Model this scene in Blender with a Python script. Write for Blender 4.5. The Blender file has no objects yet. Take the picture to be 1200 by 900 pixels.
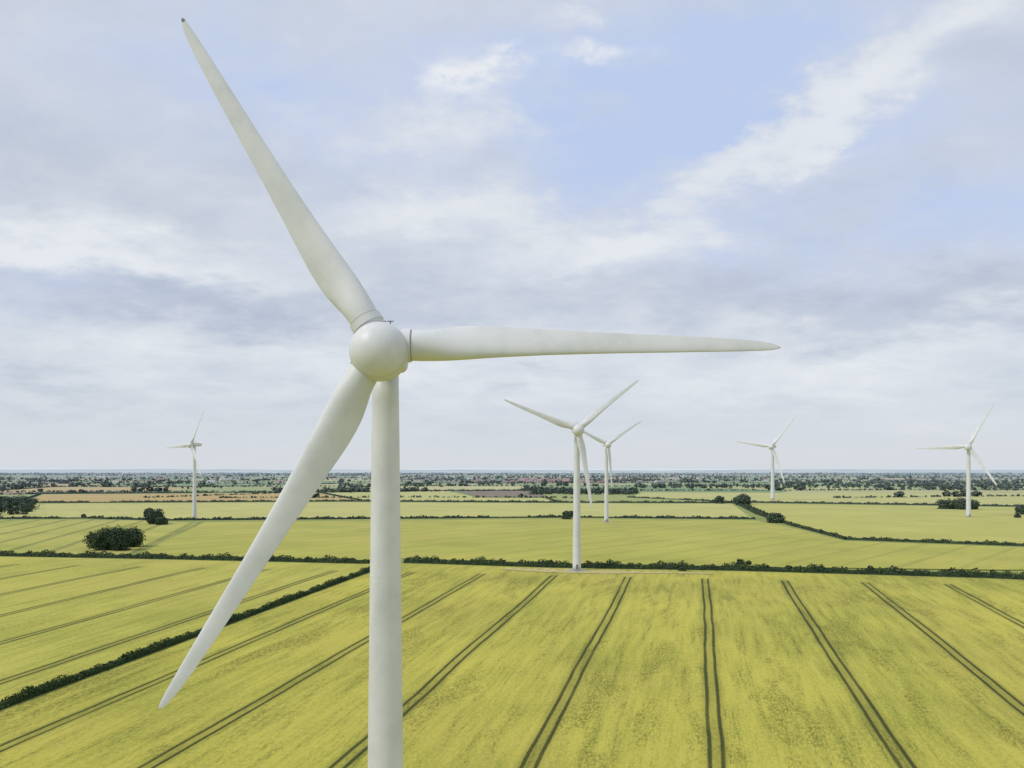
import bpy, math, numpy as np
from mathutils import Vector
rng=np.random.default_rng(7)
S=bpy.context.scene
F=920.0; CH=46.0
# ---------------------------------------------------------------- terrain
def g(y):
    t=np.minimum(360.0-np.asarray(y,dtype=float),560.0)
    return -0.026*15*np.logaddexp(0,t/15.0)
def gp(u,v):            # pixel column / row in the camera frame -> ground position in metres
    y=F*CH/(v-550.0)
    if v>668: y=50931.0/(v-526.1)
    return ((u-600.0)*y/F, y)

# ---------------------------------------------------------------- node helper
class NT:
    def __init__(s,nt): s.nt=nt
    def n(s,t,**k):
        o=s.nt.nodes.new(t)
        for a,b in k.items(): setattr(o,a,b)
        return o
    def put(s,sock,v):
        if hasattr(v,'is_linked'): s.nt.links.new(v,sock)
        elif v is not None: sock.default_value=v
    def m(s,op,a,b=None,c=None,clamp=False):
        o=s.n('ShaderNodeMath',operation=op,use_clamp=clamp)
        s.put(o.inputs[0],a); s.put(o.inputs[1],b); s.put(o.inputs[2],c)
        return o.outputs[0]
    def mix(s,f,a,b,blend='MIX'):
        o=s.n('ShaderNodeMix',data_type='RGBA',blend_type=blend)
        s.put(o.inputs[0],f)
        for i,v in ((6,a),(7,b)):
            if isinstance(v,tuple) and len(v)==3: v=(*v,1)
            s.put(o.inputs[i],v)
        return o.outputs[2]
    def noise(s,vec,scale,detail=4,rough=.55,dist=0.0,dim='3D'):
        o=s.n('ShaderNodeTexNoise',noise_dimensions=dim)
        s.put(o.inputs['Vector'],vec); o.inputs['Scale'].default_value=scale
        o.inputs['Detail'].default_value=detail; o.inputs['Roughness'].default_value=rough
        o.inputs['Distortion'].default_value=dist
        return o
    def comb(s,x,y,z=0.0):
        o=s.n('ShaderNodeCombineXYZ')
        for i,v in enumerate((x,y,z)): s.put(o.inputs[i],v)
        return o.outputs[0]
    def step(s,x,a,b,lo=0.0,hi=1.0):
        o=s.n('ShaderNodeMapRange',interpolation_type='SMOOTHSTEP')
        s.put(o.inputs[0],x)
        for i,v in enumerate((a,b,lo,hi)): s.put(o.inputs[1+i],v)
        return o.outputs[0]

def newmat(name):
    m=bpy.data.materials.new(name); m.use_nodes=True
    nt=NT(m.node_tree); b=m.node_tree.nodes['Principled BSDF']
    return m,nt,b
def matte(name):        # plain diffuse surface (crops, leaves, soil)
    m=bpy.data.materials.new(name); m.use_nodes=True; t=m.node_tree
    t.nodes.remove(t.nodes['Principled BSDF']); d=t.nodes.new('ShaderNodeBsdfDiffuse')
    t.links.new(d.outputs[0],t.nodes['Material Output'].inputs[0])
    return m,NT(t),d
def haze_tint(nt,pos,col,L=6500.0,hc=(.38,.45,.52)):  # aerial haze painted into the base colour, growing with distance from the origin
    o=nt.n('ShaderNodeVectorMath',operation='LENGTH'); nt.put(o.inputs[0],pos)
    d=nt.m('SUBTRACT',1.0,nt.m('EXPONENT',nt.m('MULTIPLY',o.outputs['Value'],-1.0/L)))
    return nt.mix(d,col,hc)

def crop_mat(name,light,dark,slope=.236,spacing=33.0,off=3.5,rut=1.0,grain=1.0,endline=False,patch=1.0,fs=1.5):
    m,nt,b=matte(name)
    geo=nt.n('ShaderNodeNewGeometry'); pos=geo.outputs['Position']
    sp=nt.n('ShaderNodeSeparateXYZ'); nt.put(sp.inputs[0],pos); x,y=sp.outputs[0],sp.outputs[1]
    big=nt.noise(pos,.014,3,.6); bs=nt.n('ShaderNodeSeparateColor'); nt.put(bs.inputs[0],big.outputs['Color'])
    w=nt.m('SUBTRACT',x,nt.m('MULTIPLY',y,slope))
    w=nt.m('ADD',w,nt.m('MULTIPLY',nt.m('SUBTRACT',bs.outputs[1],.5),2.2))
    fine=nt.noise(nt.comb(w,nt.m('MULTIPLY',y,.34)),fs,5,.95).outputs[0]
    streak=nt.noise(nt.comb(w,nt.m('MULTIPLY',y,.07)),.42,4,.68).outputs[0]
    med=nt.noise(nt.comb(w,nt.m('MULTIPLY',y,.26)),.075,4,.75,.5).outputs[0]
    t=nt.m('ADD',nt.m('MULTIPLY',nt.m('SUBTRACT',streak,.5),1.8*grain),nt.m('MULTIPLY',nt.m('SUBTRACT',fine,.5),3.6*grain))
    t=nt.m('ADD',t,nt.m('MULTIPLY',nt.m('SUBTRACT',bs.outputs[0],.5),2.0))
    t=nt.m('ADD',t,.38,clamp=True)
    col=nt.mix(t,light,dark)
    # browner, riper areas
    col=nt.mix(nt.step(bs.outputs[2],.45,.70,0.0,.30),col,(light[0]*.92,light[1]*.82,light[2]*1.1))
    if patch>0:
        pm=nt.m('MULTIPLY',nt.step(med,.50,.64),nt.step(fine,.43,.56))
        pm2=nt.m('MULTIPLY',nt.step(streak,.55,.68),nt.step(fine,.47,.57))
        pm=nt.m('MAXIMUM',nt.m('MULTIPLY',pm,.85),nt.m('MULTIPLY',pm2,.8))
        col=nt.mix(nt.m('MULTIPLY',pm,.76*patch),col,tuple(c*.34 for c in dark))
    if rut>0:
        fr=nt.m('FRACT',nt.m('ADD',nt.m('DIVIDE',nt.m('SUBTRACT',w,off),spacing),500.5))
        d=nt.m('MULTIPLY',nt.m('ABSOLUTE',nt.m('SUBTRACT',fr,.5)),spacing)
        dn=nt.m('ABSOLUTE',nt.m('SUBTRACT',d,1.2))
        dn=nt.m('ADD',dn,nt.m('MULTIPLY',nt.m('SUBTRACT',fine,.5),1.3))
        rm=nt.step(dn,.25,.60,1.0,0.0)
        mid=nt.m('MULTIPLY',nt.step(d,1.3,3.2,1.0,0.0),.28)
        rm=nt.m('MAXIMUM',rm,mid)
        rm=nt.m('MULTIPLY',rm,nt.step(streak,.2,.55,.75,1.0))
        if endline:
            ye=nt.m('SUBTRACT',347.0,nt.m('MULTIPLY',x,.145))
            rm=nt.m('MULTIPLY',rm,nt.step(nt.m('SUBTRACT',ye,y),-2.0,2.0))
        col=nt.mix(nt.m('MULTIPLY',rm,.92*rut),col,(.038,.046,.014))
    col=haze_tint(nt,pos,col)
    nt.put(b.inputs[0],col)
    return m

def foliage_mat(name,dark,light,L=6500):
    m,nt,b=matte(name)
    geo=nt.n('ShaderNodeNewGeometry')
    a=nt.n('ShaderNodeAttribute',attribute_name='tint')
    col=haze_tint(nt,geo.outputs['Position'],nt.mix(a.outputs['Fac'],dark,light),L)
    nt.put(b.inputs[0],col)
    return m

# ---------------------------------------------------------------- mesh accumulation
def mk(name,verts,faces,mat=None,smooth=False,parent=None):
    me=bpy.data.meshes.new(name); me.from_pydata([tuple(map(float,v)) for v in verts],[],faces); me.update()
    o=bpy.data.objects.new(name,me); S.collection.objects.link(o)
    if mat: me.materials.append(mat)
    if smooth: me.polygons.foreach_set('use_smooth',[True]*len(me.polygons))
    if parent: o.parent=parent
    return o
class Acc:
    def __init__(s): s.v=[];s.t=[]
    def quads(s,c,n,size,tint):
        N=len(c); r=rng.normal(size=(N,3)); a=np.cross(n,r); a/=np.linalg.norm(a,axis=1)[:,None]+1e-9
        b=np.cross(n,a); b/=np.linalg.norm(b,axis=1)[:,None]+1e-9
        sz=size[:,None]*.5; asp=rng.uniform(.6,1.1,(N,1))
        q=np.stack([c-a*sz-b*sz*asp*.5,c+a*sz*.7-b*sz*asp,c+a*sz+b*sz*asp*.6,c-a*sz*.6+b*sz*asp],axis=1)
        s.v.append(q.reshape(-1,3)); s.t.append(np.asarray(tint))
    def raw(s,q,tint):
        s.v.append(np.asarray(q).reshape(-1,3)); s.t.append(np.asarray(tint))
    def build(s,name,mat,parent=None):
        v=np.concatenate(s.v); t=np.concatenate(s.t); nf=len(v)//4
        me=bpy.data.meshes.new(name); me.vertices.add(len(v)); me.vertices.foreach_set('co',v.ravel().astype(np.float32))
        me.loops.add(nf*4); me.loops.foreach_set('vertex_index',np.arange(nf*4,dtype=np.int32))
        me.polygons.add(nf); me.polygons.foreach_set('loop_start',np.arange(0,nf*4,4,dtype=np.int32))
        me.polygons.foreach_set('loop_total',np.full(nf,4,dtype=np.int32))
        me.update(calc_edges=True)
        at=me.attributes.new('tint','FLOAT','FACE'); at.data.foreach_set('value',t.astype(np.float32))
        me.materials.append(mat)
        o=bpy.data.objects.new(name,me); S.collection.objects.link(o)
        if parent: o.parent=parent
        return o
def crown(acc,x,y,z0,W,H,nf,leaf,lobes=7,low=.12):
    per=max(6,nf//lobes)
    for i in range(lobes):
        a=rng.uniform(0,6.283); rr=W*.5*rng.uniform(.1,.68)*(1 if i else 0)
        lz=z0+H*(low+rng.uniform(.16,.68)) if i else z0+H*.52
        lr=W*rng.uniform(.20,.33)*(1.25 if i==0 else 1); lh=lr*rng.uniform(.65,.95)*min(1.2,H/W*1.2)
        d=rng.normal(size=(per,3)); d/=np.linalg.norm(d,axis=1)[:,None]
        rad=rng.uniform(.5,1.12,(per,1))
        c=np.array([x+rr*math.cos(a),y+rr*math.sin(a),min(lz,z0+H-lh*.9)])+d*rad*np.array([lr,lr,lh])
        c[:,2]=np.maximum(c[:,2],z0+.3)
        n=d+rng.normal(size=(per,3))*.5
        base=rng.uniform(.05,.85)
        acc.quads(c,n,leaf*rng.uniform(.6,1.4,per),np.clip(base+rng.normal(0,.18,per),0,1))
def hedge(acc,pts,w=2.0,h=2.0,dens=16,leaf=.6,gaps=0.0):
    for (x0,y0),(x1,y1) in zip(pts[:-1],pts[1:]):
        L=math.hypot(x1-x0,y1-y0); N=int(L*dens)
        if N<2: continue
        t=rng.uniform(0,1,N); s=t*L
        ph=x0*.13
        hh=h*(.85+.22*np.sin(s*.21+ph)+.18*np.sin(s*.57+ph*2)+.12*np.sin(s*1.3))
        if gaps>0:
            k=(np.sin(s*.043+ph*3)+np.sin(s*.017+ph)); hh=np.where(k>2-gaps*2,hh*.3,hh)
        th=rng.uniform(0,math.pi,N); rr=rng.uniform(.65,1.08,N)
        off=np.cos(th)*w*.5*rr; zz=np.sqrt(np.abs(np.sin(th)))*hh*rr
        nx,ny=-(y1-y0)/L,(x1-x0)/L
        X=x0+(x1-x0)*t+nx*off; Y=y0+(y1-y0)*t+ny*off
        c=np.stack([X,Y,g(Y)+zz],1)
        n=np.stack([nx*np.cos(th),ny*np.cos(th),np.sin(th)],1)+rng.normal(size=(N,3))*.5
        tint=np.clip(.4+.2*np.sin(s*.33)+rng.normal(0,.17,N),0,1)
        acc.quads(c,n,leaf*rng.uniform(.6,1.4,N),tint)
        K=max(2,int(L/3)); ts=np.linspace(0,1,K+1); q=[]
        ch=h*(.62+.12*np.sin(ts*L*.21+ph))
        if gaps>0:
            k=(np.sin(ts*L*.043+ph*3)+np.sin(ts*L*.017+ph)); ch=np.where(k>2-gaps*2,ch*.3,ch)
        cx=x0+(x1-x0)*ts; cy=y0+(y1-y0)*ts; gz=g(cy)
        for i in range(K):
            prof=[(-w*.42,0),(-w*.3,1),(w*.3,1),(w*.42,0)]
            for (o0,a0),(o1,a1) in zip(prof[:-1],prof[1:]):
                q.append([(cx[i]+nx*o0,cy[i]+ny*o0,gz[i]+ch[i]*a0),(cx[i]+nx*o1,cy[i]+ny*o1,gz[i]+ch[i]*a1),
                          (cx[i+1]+nx*o1,cy[i+1]+ny*o1,gz[i+1]+ch[i+1]*a1),(cx[i+1]+nx*o0,cy[i+1]+ny*o0,gz[i+1]+ch[i+1]*a0)])
        acc.raw(q,np.full(len(q),.12))

fol=foliage_mat('foliage',(.012,.026,.009),(.068,.105,.030))
folh=foliage_mat('hedge_foliage',(.016,.034,.010),(.080,.118,.026))
folfar=foliage_mat('far_foliage',(.016,.034,.017),(.056,.084,.032),7500)
bark,bn,bb=newmat('bark')
nz=bn.noise(None,3,4).outputs[0]; bn.put(bb.inputs['Base Color'],bn.mix(nz,(.05,.04,.03),(.12,.10,.08))); bb.inputs['Roughness'].default_value=.9

# ---------------------------------------------------------------- ground
gm,nt,b=matte('grassland')
geo=nt.n('ShaderNodeNewGeometry'); pos=geo.outputs['Position']
n1=nt.noise(pos,.02,3).outputs[0]; n2=nt.noise(pos,.7,3,.7).outputs[0]
c=nt.mix(nt.step(n1,.3,.7),(.34,.35,.09),(.23,.28,.06)); c=nt.mix(nt.m('MULTIPLY',nt.step(n2,.4,.7),.5),c,(.13,.17,.04))
nt.put(b.inputs[0],haze_tint(nt,pos,c))
ys=[-600,-300,-200]+list(range(-150,470,10))+[500,600,800,1100,1500,2200,3500,6000,10000,18000,30000,45000]
xs=[-45000,-15000,-4000,-1000,-300,0,300,1000,4000,15000,45000]
V=[(x,y,float(g(y))) for y in ys for x in xs]; nx=len(xs)
Fc=[(j*nx+i,j*nx+i+1,(j+1)*nx+i+1,(j+1)*nx+i) for j in range(len(ys)-1) for i in range(nx-1)]
mk('ground',V,Fc,gm)

m_near=crop_mat('barley_crop',(.52,.475,.088),(.255,.265,.045),endline=True,fs=1.9)
m_left=crop_mat('barley_crop_left',(.51,.475,.10),(.29,.30,.052),off=-165.0,endline=True,patch=.5,fs=1.9)
HA=[(-700,470),(-271,417),(-169,402),(-70,384),(-53,388),(20,370),(105,359.5),(206,338),(217,334),(420,300),(700,270)]
def hedge_y(x):
    return np.interp(x,[p[0] for p in HA],[p[1] for p in HA])
def near_field(name,w0,w1,mat):
    NW=24; yl=np.concatenate([np.arange(-60,320,10),[999]])
    ws=np.linspace(w0,w1,NW+1); V=[];
    for yy in yl:
        for w in ws:
            if yy==999:
                Y=340
                for _ in range(12): Y=float(hedge_y(w+.236*Y))-3.5
            else: Y=yy
            V.append((w+.236*Y,Y,0))
    rows=[np.array(V[i*(NW+1):(i+1)*(NW+1)]) for i in range(len(yl))]
    last=rows[-1]; prev=rows[-2]; R=rows[:-1]+[prev+(last-prev)*t for t in np.linspace(.15,1,8)]
    A=np.concatenate(R); A[:,2]=g(A[:,1])+.06
    n=NW+1; Fq=[(j*n+i,j*n+i+1,(j+1)*n+i+1,(j+1)*n+i) for j in range(len(R)-1) for i in range(NW)]
    mk(name,A,Fq,mat)
near_field('barley_field',-146.5,640,m_near)
near_field('barley_field',-620,-151.5,m_left)

zc=[.10]
def field(px,mat,name='crop_field'):
    P=[gp(*p) for p in px]; z=zc[0]; zc[0]+=.03
    mk(name,[(x,y,z) for x,y in P],[tuple(range(len(P)))],mat)
mA=crop_mat('wheat_crop',(.485,.455,.098),(.33,.345,.062),slope=.9,spacing=30,off=0,rut=.28,grain=.5,patch=.35)
mB=crop_mat('wheat_crop_striped',(.49,.46,.11),(.30,.33,.06),slope=-.27,spacing=24,off=4,rut=.8,grain=.5,patch=.3)
mC=crop_mat('barley_pale',(.54,.51,.17),(.43,.43,.115),slope=-.6,spacing=40,rut=.12,grain=.35,patch=0)
mD=crop_mat('ripe_barley',(.53,.38,.12),(.42,.31,.10),slope=2,spacing=40,rut=.15,grain=.4,patch=0)
mE=crop_mat('bare_soil',(.24,.18,.11),(.18,.14,.09),slope=1,spacing=40,rut=0,grain=.4,patch=0)
mF=crop_mat('green_crop',(.36,.40,.11),(.26,.31,.075),slope=.4,spacing=36,rut=.15,grain=.4,patch=0)
mG=crop_mat('wheat_crop_right',(.53,.50,.13),(.40,.41,.085),slope=-1.3,spacing=32,rut=.35,grain=.45,patch=.3)
field([(240,612),(660,608),(885,610),(925,618),(990,634),(1400,649),(1400,667.9),(1200,667.9),(1165,667.9),(870,664),(650,660),(475,654.5),(430,656.5),(158,651.5)],mA,'wheat_field')
field([(-250,612),(100,609),(190,611),(232,613),(150,650.5),(75,649.5),(-250,645)],mB,'wheat_field')
field([(-250,591),(30,590.5),(400,588.5),(660,590),(858,590.5),(880,607),(660,605),(190,608.5),(100,606.5),(-250,608)],mC,'barley_field')
field([(50,579.5),(370,577.5),(420,586.5),(230,588.8),(30,588)],mD,'ripe_barley_field')
field([(380,577.6),(525,576),(560,583),(650,584),(655,588),(425,586.5)],mC,'barley_field')
field([(530,574.5),(620,575.5),(642,583),(562,582.5)],mE,'ploughed_field')
field([(866,590),(1400,597.5),(1400,646),(1200,637.5),(995,630.5),(930,613)],mG,'wheat_field')
field([(752,577),(1400,579),(1400,596),(1100,591.5),(862,587.5),(740,582.5)],mC,'barley_field')
field([(625,576.5),(748,577.5),(735,583),(857,588.5),(662,588),(646,583)],mF,'green_field')
field([(-200,580),(45,580),(28,588),(-200,589)],mF,'green_field')

pal=[(.50,.48,.15),(.46,.46,.13),(.26,.34,.09),(.18,.27,.07),(.54,.38,.13),(.48,.45,.17),(.34,.38,.11),(.22,.30,.08),(.26,.19,.11),(.58,.52,.22)]
fm,nt,b=matte('far_field_patchwork')
geo=nt.n('ShaderNodeNewGeometry'); at=nt.n('ShaderNodeAttribute',attribute_name='fieldcol')
n=nt.noise(geo.outputs['Position'],.01,3).outputs[0]
cc=nt.mix(nt.m('MULTIPLY',nt.step(n,.35,.7),.3),at.outputs['Color'],(.2,.22,.07))
nt.put(b.inputs[0],haze_tint(nt,geo.outputs['Position'],cc,6000))
yy=[1250]
while yy[-1]<13500: yy.append(yy[-1]+rng.uniform(260,420)*(1+yy[-1]/9000))
xx=np.arange(-11000,11001,430.0)
NX=len(xx); G=np.zeros((len(yy),NX,2))
for j,Y in enumerate(yy):
    for i,X in enumerate(xx):
        G[j,i]=(X+rng.uniform(-120,120)+Y*.12+(j%2)*150, Y+rng.uniform(-60,60)+X*.05)
Vv=[];Ff=[];cols=[]; edges=[]
for j in range(len(yy)-1):
    for i in range(NX-1):
        q=[G[j,i],G[j,i+1],G[j+1,i+1],G[j+1,i]]
        if min(p[1] for p in q)<1150 or abs(q[0][0])>q[0][1]*.85+500: continue
        k=len(Vv); Vv+= [(p[0],p[1],.03) for p in q]; Ff.append((k,k+1,k+2,k+3))
        cols.append(pal[rng.integers(len(pal))]); edges.append((q[0],q[1])); 
        if rng.random()<.5: edges.append((q[0],q[3]))
o=mk('field_patchwork',Vv,Ff,fm)
ca=o.data.color_attributes.new('fieldcol','FLOAT_COLOR','CORNER')
ca.data.foreach_set('color',np.repeat(np.array([(*c,1) for c in cols],dtype=np.float32),4,axis=0).ravel())

# ---------------------------------------------------------------- hedgerows
a=Acc(); hedge(a,HA[:4],3.2,2.9,22,.75); a.build('hedge',folh)
a=Acc(); hedge(a,HA[4:],3.6,3.1,22,.75); a.build('hedge',folh)
a=Acc()
hp=[(-148.9+.236*y,y) for y in (369,340,310,280,250,220,190,160,130,90,40)]
hedge(a,hp,2.8,2.0,46,.42); a.build('hedge',folh)
a=Acc()
for px,h,w in (([(-250,610),(100,607.5),(190,610),(400,608.4),(660,606.4),(885,608.5)],2.4,3.0),
             ([(-250,589.8),(60,589.4),(400,587.6),(660,589.1),(860,589.6)],2.8,3.4),
             ([(735,583.2),(860,588.7),(1100,592.3),(1400,597)],2.8,3.4),
             ([(30,579),(370,577),(525,575.3),(620,575)],3.4,4),
             ([(20,589),(47,579.6)],2.5,3),([(372,577),(424,587)],2.2,3),([(640,584),(655,589)],2.2,3)):
    hedge(a,[gp(*p) for p in px],w,h,7,1.3,gaps=.25)
a.build('hedgerow_network',folfar)
a=Acc()
hedge(a,[gp(*p) for p in [(861,589.6),(888,603),(928,616),(992,632.5),(1200,640),(1400,647.5)]],3.0,2.2,12,1.0)
hedge(a,[gp(*p) for p in [(868,590.5),(897,603),(905,606)]],3,2.6,10,1.0)
a.build('hedge',folh)
a=Acc()
for (p,q) in edges:
    L=math.hypot(*(q-p)); ym=(p[1]+q[1])/2
    if ym>9500: continue
    step=8 if ym<3500 else 15
    k=int(L/step); 
    dens=rng.uniform(.2,1.0)
    ph=rng.uniform(0,6)
    for i in range(k):
        t=(i+rng.random())/k
        big=(math.sin(t*9+ph)+math.sin(t*23+ph*2))>1.9-dens*1.5
        x,y=p+(q-p)*t
        if y<1250 or abs(x)>.75*y: continue
        if big: W=rng.uniform(8,16); H=rng.uniform(6,13)
        else: W=step*1.1; H=rng.uniform(1.8,3.5)
        nf=(24 if ym<3500 else 10) if big else 5
        c=rng.normal(size=(nf,3)); c/=np.linalg.norm(c,axis=1)[:,None]
        cc=np.array([x,y,H*.5])+c*np.array([W*.5,W*.5,H*.45])*rng.uniform(.4,1.05,(nf,1))
        a.quads(cc,c+rng.normal(size=(nf,3))*.4,(W*.42 if big else H*1.4)*rng.uniform(.7,1.3,nf),np.clip(rng.uniform(.1,.7)+rng.normal(0,.12,nf),0,1))
a.build('distant_hedgerow_trees',folfar)
def wood(name,areas,mat=folfar):
    a=Acc()
    for u0,u1,v0,v1,N,H0 in areas:
        for i in range(N):
            u=rng.uniform(u0,u1); v=rng.uniform(v0,v1); x,y=gp(u,v)
            H=H0*rng.uniform(.65,1.15); W=H*rng.uniform(.75,1.2)
            nf=190 if y<1200 else (44 if y<3000 else 16)
            crown(a,x,y,0,W,H,nf,W*(.13 if y<1200 else .25 if y<3000 else .42),lobes=5 if y<3000 else 2,low=-.1)
    a.build(name,mat)
wood('woodland',[(-160,36,591,604,190,14),(-100,48,588,593,70,12)])
wood('woodland',[(622,745,576.5,580,150,13),(610,640,573,576,25,11),(380,432,574.5,577.5,26,11),(395,425,570,573,20,11)])
wood('distant_woodland',[(745,1300,569.5,572.5,330,13),(900,1300,565,568,200,13),(0,440,560,563,140,12),(60,330,565,570,70,11),(-100,60,564,572,60,12),
   (430,640,559,562,150,13),(640,800,558,561,150,14),(800,1300,558,561,240,13),(460,520,569,571,20,10),(560,625,566,569,40,11),(690,745,563,566,60,12),(1080,1300,573,575,60,12),
   (-100,1300,555,557.5,420,15),(150,260,571,573,30,9),(280,440,556,558.5,100,14),(720,1000,562,564,100,12),(500,560,562,564,40,12)])
def tree(u,v,wpx,hpx,name='oak_tree',nf=3600,low=-.12):
    x,y=gp(u,v); s=y/F; W=wpx*s; H=hpx*s; z0=float(g(y))
    e=bpy.data.objects.new(name,None); S.collection.objects.link(e); e.location=(x,y,z0)
    Vt=[];Ft=[]
    def limb(p0,p1,r0,r1,n=7):
        p0=np.array(p0,float);p1=np.array(p1,float); d=p1-p0; d/=np.linalg.norm(d)
        u_=np.cross(d,[.3,.9,.1]); u_/=np.linalg.norm(u_); w_=np.cross(d,u_); k=len(Vt)
        for p,r in((p0,r0),((p0+p1)/2+u_*r0*.3,(r0+r1)/2),(p1,r1)):
            for i in range(n):
                t=6.2832*i/n; Vt.append(tuple(p+r*(u_*math.cos(t)+w_*math.sin(t))))
        for j in range(2):
            for i in range(n): Ft.append((k+j*n+i,k+j*n+(i+1)%n,k+(j+1)*n+(i+1)%n,k+(j+1)*n+i))
    limb((0,0,-.3),(0,0,H*.4),H*.035,H*.024)
    for i in range(6):
        t=i*1.05+rng.uniform(-.3,.3); limb((0,0,H*rng.uniform(.18,.38)),(math.cos(t)*W*.33,math.sin(t)*W*.33,H*rng.uniform(.5,.8)),H*.018,H*.006)
    mk('trunk',Vt,Ft,bark,True,e)
    a=Acc(); crown(a,0,0,0,W*1.12,H*1.05,nf,max(.6,1.45*s),lobes=18,low=low)
    crown(a,0,0,0,W*.85,H*.5,nf//4,max(.6,1.5*s),lobes=7,low=-.1)
    a.build('crown',fol,e)
for t in [(112,642,19,22),(123,644.5,26,31),(140,645,27,34),(155,641,22,29),(132,640,24,27),(181,614,19,20),(175,606,12,14),(189,615,11,11),
          (664,608.5,9,13),(669,606,6,9),(843,590,9,10),(871,592,15,15),(862,590,7,8),(909,612.5,19,14),(1110,596.5,20,14),(1125,597,22,15),(1139,597,14,12),(1197,603,12,12)]:
    tree(*t)
for t in [(868,661.5,9,8),(877,661.8,6,6),(98,607,5,6),(1192,607,6,5),(800,668,8,5),(30,600,16,10),(1020,668,7,7)]: tree(*t,'hawthorn_bush',700)

# ---------------------------------------------------------------- village
def flat(name,c,rough=.8):
    m,nt,b=newmat(name); geo=nt.n('ShaderNodeNewGeometry'); n=nt.noise(geo.outputs['Position'],.8,2).outputs[0]
    nt.put(b.inputs['Base Color'],haze_tint(nt,geo.outputs['Position'],nt.mix(n,tuple(k*.8 for k in c),tuple(min(1,k*1.2) for k in c)))); b.inputs['Roughness'].default_value=rough; return m
walls=[flat('brick_wall',(.34,.20,.14)),flat('rendered_wall',(.68,.66,.6)),flat('stone_wall',(.45,.4,.32))]
roofs=[flat('red_tile_roof',(.38,.12,.07)),flat('slate_roof',(.14,.14,.16)),flat('barn_roof',(.5,.52,.54))]
glass=flat('window_glass',(.05,.06,.07),.2)
def house(x,y,w,d,h,rot,wm,rm,name='brick_house'):
    e=bpy.data.objects.new(name,None); S.collection.objects.link(e); e.location=(x,y,0); e.rotation_euler=(0,0,rot)
    r=h*1.5
    mk('walls',[(-w,-d,0),(w,-d,0),(w,d,0),(-w,d,0),(-w,-d,h),(w,-d,h),(w,d,h),(-w,d,h),(-w,0,r),(w,0,r)],
       [(0,1,5,4),(2,3,7,6),(1,2,6,9,5),(3,0,4,8,7)],wm,False,e)
    o=.4
    mk('roof',[(-w-o,-d-o,h-.2),(w+o,-d-o,h-.2),(w+o,0,r+.15),(-w-o,0,r+.15),(-w-o,d+o,h-.2),(w+o,d+o,h-.2)],[(0,1,2,3),(3,2,5,4)],rm,False,e)
    V=[];Fq=[]
    for zz in ([1.0,3.6] if h>4.5 else [1.0]):
        for xx_ in np.linspace(-w*.7,w*.7,4):
            k=len(V); V+=[(xx_-.5,-d-.03,zz),(xx_+.5,-d-.03,zz),(xx_+.5,-d-.03,zz+1.2),(xx_-.5,-d-.03,zz+1.2)]; Fq.append((k,k+1,k+2,k+3))
    mk('windows',V,Fq,glass,False,e)
    mk('chimney',[(w*.6+sx*.5,sy*.4,z) for z in (h,r+1.4) for sx,sy in((-1,-1),(1,-1),(1,1),(-1,1))],[(0,1,5,4),(1,2,6,5),(2,3,7,6),(3,0,4,7),(4,5,6,7)],wm,False,e)
for i in range(70):
    u=rng.normal(645,40); v=rng.uniform(562.5,566.5); x,y=gp(u,v)
    house(x,y,rng.uniform(6,12),rng.uniform(4,6),rng.uniform(5,6.5),rng.uniform(-.6,.6),walls[rng.choice([0,0,1,2])],roofs[rng.choice([0,0,1])])
for i in range(26):
    u=rng.choice([rng.uniform(60,330),rng.uniform(760,900),rng.uniform(430,560)]); v=rng.uniform(560,566); x,y=gp(u,v)
    house(x,y,rng.uniform(9,20),rng.uniform(6,9),rng.uniform(5,7),rng.uniform(-.6,.6),walls[1],roofs[rng.choice([0,1,2])],'farm_building')

# ---------------------------------------------------------------- distant hills
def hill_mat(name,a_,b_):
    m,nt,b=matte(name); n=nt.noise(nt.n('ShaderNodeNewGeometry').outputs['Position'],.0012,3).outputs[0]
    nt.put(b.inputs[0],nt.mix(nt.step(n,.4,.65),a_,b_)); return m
hm=hill_mat('hill_painted_haze',(.50,.56,.60),(.42,.48,.53)); hm2=hill_mat('far_hill_painted_haze',(.68,.72,.76),(.62,.67,.72))  # pale blue-grey is aerial haze put into the hill colour
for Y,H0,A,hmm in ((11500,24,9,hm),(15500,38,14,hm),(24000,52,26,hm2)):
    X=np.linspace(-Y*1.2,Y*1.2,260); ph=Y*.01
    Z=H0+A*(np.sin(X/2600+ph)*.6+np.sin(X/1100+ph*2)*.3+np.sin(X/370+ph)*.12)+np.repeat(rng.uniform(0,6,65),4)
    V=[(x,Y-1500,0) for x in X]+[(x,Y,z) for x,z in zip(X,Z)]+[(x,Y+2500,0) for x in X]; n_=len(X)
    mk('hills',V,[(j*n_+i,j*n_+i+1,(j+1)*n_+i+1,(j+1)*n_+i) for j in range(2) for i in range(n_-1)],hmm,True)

# ---------------------------------------------------------------- turbines
wm,nt,b=newmat('turbine_white_paint'); tc=nt.n('ShaderNodeTexCoord')
n2=nt.noise(tc.outputs['Object'],.30,4,.6).outputs[0]
c=nt.mix(nt.step(n2,.35,.75),(.70,.71,.715),(.61,.625,.625))
geo=nt.n('ShaderNodeNewGeometry'); c=haze_tint(nt,geo.outputs['Position'],c,9000,(.6,.68,.76))
nt.put(b.inputs['Base Color'],c); b.inputs['Roughness'].default_value=.42; b.inputs['Specular IOR Level'].default_value=.35
dm,nt,b=newmat('dark_metal'); nn=nt.noise(None,4,3).outputs[0]; nt.put(b.inputs['Base Color'],nt.mix(nn,(.12,.12,.11),(.2,.2,.18))); b.inputs['Roughness'].default_value=.7
sm,nt,b=newmat('rubber_seal'); nn=nt.noise(None,4,3).outputs[0]; nt.put(b.inputs['Base Color'],nt.mix(nn,(.28,.28,.27),(.38,.38,.36))); b.inputs['Roughness'].default_value=.7
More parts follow.
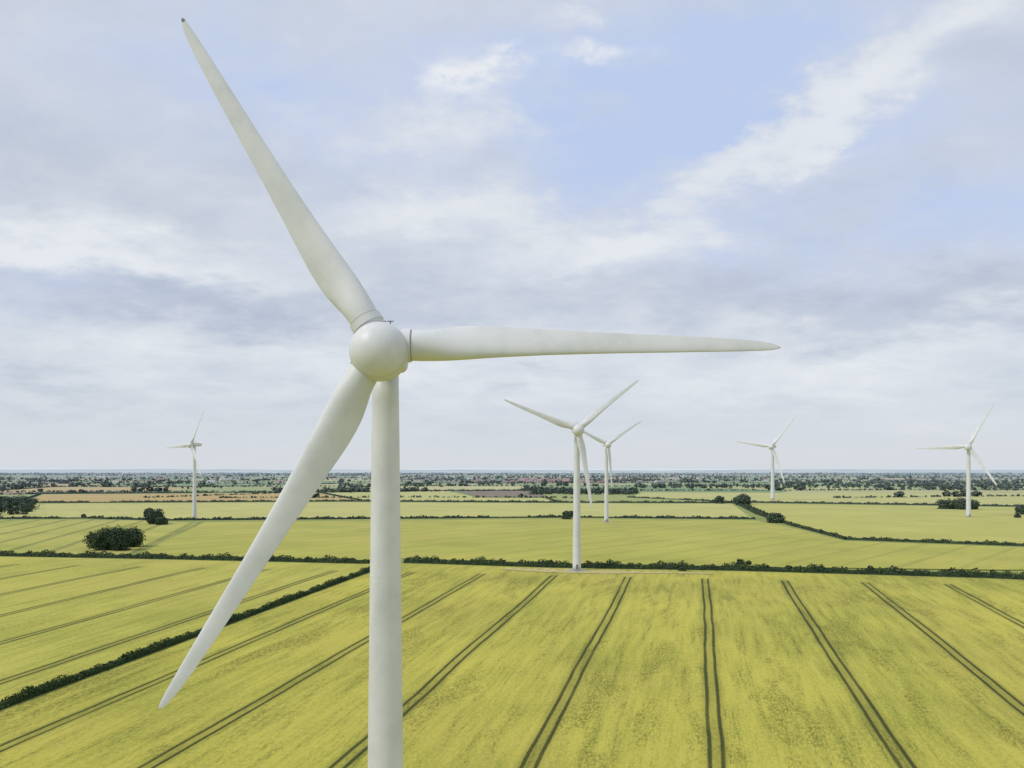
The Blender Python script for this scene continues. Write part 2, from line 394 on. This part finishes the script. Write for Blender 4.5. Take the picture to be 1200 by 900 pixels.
cm,nt,b=newmat('concrete'); geo=nt.n('ShaderNodeNewGeometry'); nn=nt.noise(geo.outputs['Position'],1.2,5).outputs[0]; nt.put(b.inputs['Base Color'],nt.mix(nn,(.32,.30,.26),(.45,.43,.38)))

def loft(rings,cap=True):
    n=len(rings[0]); V=[p for r in rings for p in r]
    Fq=[(j*n+i,j*n+(i+1)%n,(j+1)*n+(i+1)%n,(j+1)*n+i) for j in range(len(rings)-1) for i in range(n)]
    if cap: Fq+= [tuple(range(n))[::-1],tuple((len(rings)-1)*n+i for i in range(n))]
    return V,Fq
TH=np.linspace(0,2*math.pi,48,endpoint=False)
def turbine(x,y,H,R,phase,yaw=0,tilt=6.0,ov=3.8,basez=None,dbase=3.9,dtop=2.5,ball_drop=.8,darktip=None,extra=(0,0,0)):
    z0=float(g(y)) if basez is None else basez
    e=bpy.data.objects.new('wind_turbine',None); S.collection.objects.link(e); e.location=(x,y,z0)
    k=R/36.4
    H=H-z0
    ps=math.radians(yaw); t=math.radians(tilt)
    rot=lambda v: np.array([v[0]*math.cos(ps)-v[1]*math.sin(ps),v[0]*math.sin(ps)+v[1]*math.cos(ps),v[2]])
    nv=rot((0,-math.cos(t),math.sin(t))); rv=rot((1,0,0)); up=rot((0,math.sin(t),math.cos(t))); fw=rot((0,-1,0))
    C=np.array([0,0,H])+fw*ov*k
    ht=H-1.9*k; rings=[]
    for zz in np.linspace(0,ht,24):
        r=(dbase+(dtop-dbase)*zz/ht)*.5
        rings.append([(r*math.cos(a),r*math.sin(a),zz) for a in TH])
    V,Fq=loft(rings); o=mk('tower',V,Fq,wm,True,e)
    for zz in (ht*.36,ht*.69):
        r=(dbase+(dtop-dbase)*zz/ht)*.5
        V,Fq=loft([[((r+d)*math.cos(a),(r+d)*math.sin(a),zz+h) for a in TH] for d,h in((-.01,-.07),(.012,-.06),(.012,.06),(-.01,.07))],False)
        mk('tower_flange',V,Fq,wm,False,e)
    V,Fq=loft([[(r*math.cos(a),r*math.sin(a),h) for a in TH] for r,h in((dbase*1.25,-.4),(dbase*1.25,.18),(dbase*.9,.3))]); mk('foundation',V,Fq,cm,False,e)
    r=dbase*.5
    V,Fq=loft([[(px,-r-dd,pz) for px,pz in((-.45,.9),(.45,.9),(.45,2.8),(.3,3.05),(-.3,3.05),(-.45,2.8))] for dd in(-.25,.06)]); mk('door',V,Fq,dm,False,e)
    V=[];Fq=[]
    for i in range(4):
        kk=len(V); V+=[(-.6,-r-.2-.3*i,.9-.2*i),(.6,-r-.2-.3*i,.9-.2*i),(.6,-r-.5-.3*i,.9-.2*i),(-.6,-r-.5-.3*i,.9-.2*i),(-.6,-r-.5-.3*i,.7-.2*i),(.6,-r-.5-.3*i,.7-.2*i)]; Fq+=[(kk,kk+1,kk+2,kk+3),(kk+3,kk+2,kk+5,kk+4)]
    mk('steps',V,Fq,cm,False,e)
    V,Fq=loft([[(rr*math.cos(a),rr*math.sin(a),ht+h) for a in TH] for rr,h in((dtop*.5,-.3),(dtop*.55,-.25),(dtop*.55,.35))]); mk('yaw_bearing',V,Fq,wm,False,e)
    rings=[]
    for s_,a_,b_ in((-2.2,.9,.9),(-1.9,1.45,1.45),(-.5,1.75,1.7),(1.5,1.8,1.75),(4.5,1.75,1.65),(6.6,1.5,1.35),(7.4,1.0,.9),(7.6,.4,.35)):
        ring=[]
        for a in TH:
            ca,sa=math.cos(a),math.sin(a); p=.55
            ring.append(tuple(np.array([0,0,H+.05])-fw*s_*k+rv*a_*k*abs(ca)**p*np.sign(ca)+np.array([0,0,1])*b_*k*abs(sa)**p*np.sign(sa)))
        rings.append(ring)
    V,Fq=loft(rings); mk('nacelle',V,Fq,wm,True,e)
    V=[];Fq=[]
    for dx in(-.35,.35):
        b0=np.array([0,0,H+1.6*k])-fw*1.0*k+rv*dx
        for p,q,r_ in((b0,b0+[0,0,1.5],.05),(b0+[0,0,1.45]-rv*.3,b0+[0,0,1.45]+rv*.3,.045)):
            d=q-p; d=d/np.linalg.norm(d); u_=np.cross(d,fw); u_/=np.linalg.norm(u_); w_=np.cross(d,u_)
            kk=len(V)
            for c_ in(p,q):
                for i in range(6): V.append(tuple(c_+r_*(u_*math.cos(i*1.047)+w_*math.sin(i*1.047))))
            for i in range(6): Fq.append((kk+i,kk+(i+1)%6,kk+6+(i+1)%6,kk+6+i))
    mk('wind_vane',V,Fq,dm,False,e)
    bc=C+nv*.7*k-up*ball_drop*k; Rb=2.66*k
    def meridian(e0,e1,RR,n=33):
        return [[tuple(bc+RR*(nv*math.sin(el)+math.cos(el)*(rv*math.cos(a)+up*math.sin(a)))) for a in TH] for el in np.linspace(e0,e1,n)]
    V,Fq=loft(meridian(.30,math.pi/2-.02,Rb)); mk('hub_nose',V,Fq,wm,True,e)
    V,Fq=loft(meridian(-math.pi/2+.02,.280,Rb)); mk('hub',V,Fq,wm,True,e)
    V,Fq=loft(meridian(.2,.38,Rb-.03,5)); mk('hub_joint',V,Fq,sm,True,e)
    tab=np.array([(.045,2.75,1.0,.5),(.085,2.75,1.0,.5),(.11,2.85,.92,.5),(.14,3.1,.72,.46),(.175,3.35,.52,.42),(.21,3.4,.42,.39),(.26,3.25,.33,.36),(.33,2.92,.27,.34),(.42,2.5,.23,.32),(.52,2.15,.21,.31),(.62,1.88,.19,.30),(.72,1.65,.18,.30),(.82,1.4,.17,.30),(.90,1.15,.16,.31),(.95,.9,.16,.33),(.98,.62,.16,.37),(.993,.36,.18,.42),(1.0,.10,.2,.5)])
    fr=np.unique(np.concatenate([np.linspace(.045,.9,46),np.linspace(.9,1,16)]))
    for bi in range(3):
        th=math.radians(phase+120*bi+extra[bi]); sd=math.cos(th)*rv+math.sin(th)*up; cd=-math.sin(th)*rv+math.cos(th)*up
        rings=[]
        for f in fr:
            ch=np.interp(f,tab[:,0],tab[:,1])*k; tk=np.interp(f,tab[:,0],tab[:,2]); pa=np.interp(f,tab[:,0],tab[:,3])
            tw=math.radians(np.interp(f,[0,.1,.2,.5,1],[16,16,13,5,0])); rd=np.interp(tk,[.25,.9],[0,1])
            ring=[]
            for a in TH:
                xc=.5-.5*math.cos(a); circ=.5*math.sin(a)
                xx_=max(xc,1e-6); af=5*tk*(.2969*math.sqrt(xx_)-.126*xx_-.3516*xx_**2+.2843*xx_**3-.1015*xx_**4)*(1 if a<math.pi else -1)
                th_=circ*rd*tk+af*(1-rd)
                yc=(xc-pa)*ch; zc_=th_*ch
                ring.append(tuple(C+sd*f*R+nv*(.02*f*f*R)+cd*(yc*math.cos(tw)+zc_*math.sin(tw))+nv*(zc_*math.cos(tw)-yc*math.sin(tw))))
            rings.append(ring)
        V,Fq=loft(rings); mk('blade_%d'%(bi+1),V,Fq,wm,True,e)
        for rr,r0,r1,mt,nm in((1.39,2.78,2.90,sm,'blade_seal'),(1.50,2.05,2.78,wm,'blade_collar')):
            V,Fq=loft([[tuple(C+sd*s_*k+r_*k*(cd*math.cos(a)+nv*math.sin(a))) for a in TH] for s_,r_ in((r0,rr-.1),(r0+.02,rr+.02),(r1-.04,rr+.02),(r1,rr-.05))])
            mk(nm,V,Fq,mt,False,e)
        if darktip==bi:
            V,Fq=loft([[tuple(C+sd*f*R+nv*(.02*R)+w_*(cd*math.cos(a)+.4*nv*math.sin(a))) for a in TH[::4]] for f,w_ in((.992,.20),(.997,.14),(1.001,.05))]); mk('lightning_receptor',V,Fq,dm,False,e)
    return e
turbine(-12.1,75.1,57.3,36.6,.45,yaw=2,tilt=7.0,ov=3.6,basez=float(g(75.1)),dbase=3.95,dtop=2.5,darktip=1,extra=(-.8,.8,.1))
turbine(29.6,358.6,64.3,36.2,38.5,yaw=4)
turbine(82.0,682.0,67.8,37.5,33,yaw=12)
turbine(-290.0,717.0,68.6,36,64,yaw=-32)
turbine(439.6,756.0,68.2,45,62,yaw=-35,dbase=4.4,dtop=3)
turbine(390.0,1175.0,80.4,58,51,yaw=-35,dbase=6,dtop=4)
tm,nt,b=matte('gravel'); geo=nt.n('ShaderNodeNewGeometry'); nn=nt.noise(geo.outputs['Position'],.35,6,.7).outputs[0]
nt.put(b.inputs[0],nt.mix(nt.step(nn,.42,.60),(.55,.45,.25),(.38,.36,.11)))
P=[(-6,363),(4,356),(22,350.5),(40,348),(62,349),(88,347),(90,351),(60,355.5),(40,359),(15,365),(-2,367)]
mk('gravel_track',[(x,y,float(g(y))+.2) for x,y in P],[tuple(range(len(P)))],tm)

# ---------------------------------------------------------------- sky
W=bpy.data.worlds.new('World'); S.world=W; W.use_nodes=True; T=NT(W.node_tree)
try: W.cycles.sampling_method='NONE'
except Exception as ex: print(ex)
for n in list(W.node_tree.nodes): W.node_tree.nodes.remove(n)
out=T.n('ShaderNodeOutputWorld'); tc=T.n('ShaderNodeTexCoord'); D=tc.outputs['Generated']
sp=T.n('ShaderNodeSeparateXYZ'); T.put(sp.inputs[0],D); dx,dy,dz=sp.outputs
zpos=T.m('MAXIMUM',dz,0.0); den=T.m('ADD',zpos,.22)
px=T.m('DIVIDE',dx,den); py=T.m('DIVIDE',dy,den); pc=T.comb(px,T.m('MULTIPLY',py,1.1))
wn=T.noise(pc,2.3,5,.64); ws=T.n('ShaderNodeSeparateColor'); T.put(ws.inputs[0],wn.outputs['Color'])
az=T.m('ARCTAN2',dx,dy)
az2=T.m('ADD',az,T.m('MULTIPLY',T.m('SUBTRACT',ws.outputs[0],.5),.40)); el2=T.m('ADD',dz,T.m('MULTIPLY',T.m('SUBTRACT',ws.outputs[1],.5),.20))
def blob(u,v,su,sv,tilt=0):
    a=(u-600)/F; e=(550-v)/F; nn=math.sqrt(1+a*a+e*e); a0=math.atan(a); e0=e/nn
    A=T.m('SUBTRACT',az2,a0); E=T.m('SUBTRACT',el2,e0)
    if tilt: E=T.m('SUBTRACT',E,T.m('MULTIPLY',A,tilt))
    q=T.m('ADD',T.m('POWER',T.m('DIVIDE',A,su/F),2.0),T.m('POWER',T.m('DIVIDE',E,sv/F),2.0))
    return T.m('EXPONENT',T.m('MULTIPLY',q,-1.0))
def total(L):
    s=None
    for u,v,su,sv,am,*tl in L:
        x=T.m('MULTIPLY',blob(u,v,su,sv,tl[0] if tl else 0),am); s=x if s is None else T.m('ADD',s,x)
    return s
n1=T.noise(pc,1.3,5,.55,.4).outputs[0]; n2=T.noise(pc,4.8,6,.66,.35).outputs[0]
tone=total([(90,300,190,34,.60),(480,255,150,24,.46),(740,290,160,34,.28),(1030,85,300,38,.62,.42),(540,170,90,36,.40),
            (1000,430,330,50,.34),(420,440,300,42,.28),(200,90,260,80,.06),
            (210,358,220,28,-.50),(1090,345,200,36,-.46),(620,350,260,26,-.20),(620,450,45,9,-.22),(60,470,70,12,-.2),(60,190,260,50,-.20),(1000,210,240,40,-.12)])
t=T.m('ADD',T.m('MULTIPLY',T.m('SUBTRACT',n1,.5),1.05),T.m('MULTIPLY',T.m('SUBTRACT',n2,.5),.75))
lowf=T.step(dz,0.0,.14,.35,1.0)
t=T.m('ADD',.46,T.m('MULTIPLY',t,lowf))
t=T.m('ADD',t,tone,clamp=True)
cloud=T.mix(t,(.48,.54,.66),(.82,.85,.89))
puff=T.m('MULTIPLY',total([(548,80,46,24,1.2),(607,60,34,14,1.1),(698,73,32,11,1.1),(790,38,26,8,.6),(690,0,40,12,.8)]),T.step(n2,.42,.60))
gap=total([(620,110,330,90,.95),(880,170,300,90,.85),(380,60,200,60,.65),(1100,250,300,50,.6),(60,340,120,40,.4),(930,10,150,40,.7)])
gapm=T.m('MULTIPLY',gap,T.step(ws.outputs[2],.34,.60,1.0,.35))
gapm=T.m('MULTIPLY',gapm,T.m('SUBTRACT',1.0,T.m('MULTIPLY',T.step(t,.55,.90),.88)),clamp=True)
col=T.mix(gapm,cloud,(.52,.63,.88))
col=T.mix(T.m('MULTIPLY',puff,.85,clamp=True),col,(.86,.88,.91))
hz=T.step(dz,0.0,.11,.78,0.0)
col=T.mix(hz,col,(.70,.74,.785))
bg1=T.n('ShaderNodeBackground'); T.put(bg1.inputs[0],col); bg1.inputs[1].default_value=1.0
sky=T.n('ShaderNodeTexSky',sky_type='NISHITA'); sky.sun_disc=False; sky.sun_elevation=math.radians(46); sky.sun_rotation=math.radians(245)
bg2=T.n('ShaderNodeBackground'); T.put(bg2.inputs[0],sky.outputs[0]); bg2.inputs[1].default_value=.1
ms=T.n('ShaderNodeMixShader'); ms.inputs[0].default_value=.94
T.nt.links.new(bg2.outputs[0],ms.inputs[1]); T.nt.links.new(bg1.outputs[0],ms.inputs[2]); T.nt.links.new(ms.outputs[0],out.inputs[0])
sl=bpy.data.lights.new('sun','SUN'); sl.energy=1.9; sl.angle=math.radians(14); sl.color=(1,.965,.9)
so=bpy.data.objects.new('sun',sl); S.collection.objects.link(so)
azs=math.radians(245); els=math.radians(46)
d=Vector((math.sin(azs)*math.cos(els),math.cos(azs)*math.cos(els),math.sin(els)))
so.rotation_euler=d.to_track_quat('Z','Y').to_euler()
# ---------------------------------------------------------------- camera
cd=bpy.data.cameras.new('camera'); cd.sensor_width=36; cd.lens=F/1200*36; cd.shift_y=100/1200; cd.clip_end=120000; cd.clip_start=.5
co=bpy.data.objects.new('camera',cd); S.collection.objects.link(co); co.location=(0,0,CH); co.rotation_euler=(math.radians(90),0,0); S.camera=co
S.view_settings.view_transform='Standard'; S.view_settings.look='None'; S.view_settings.exposure=0
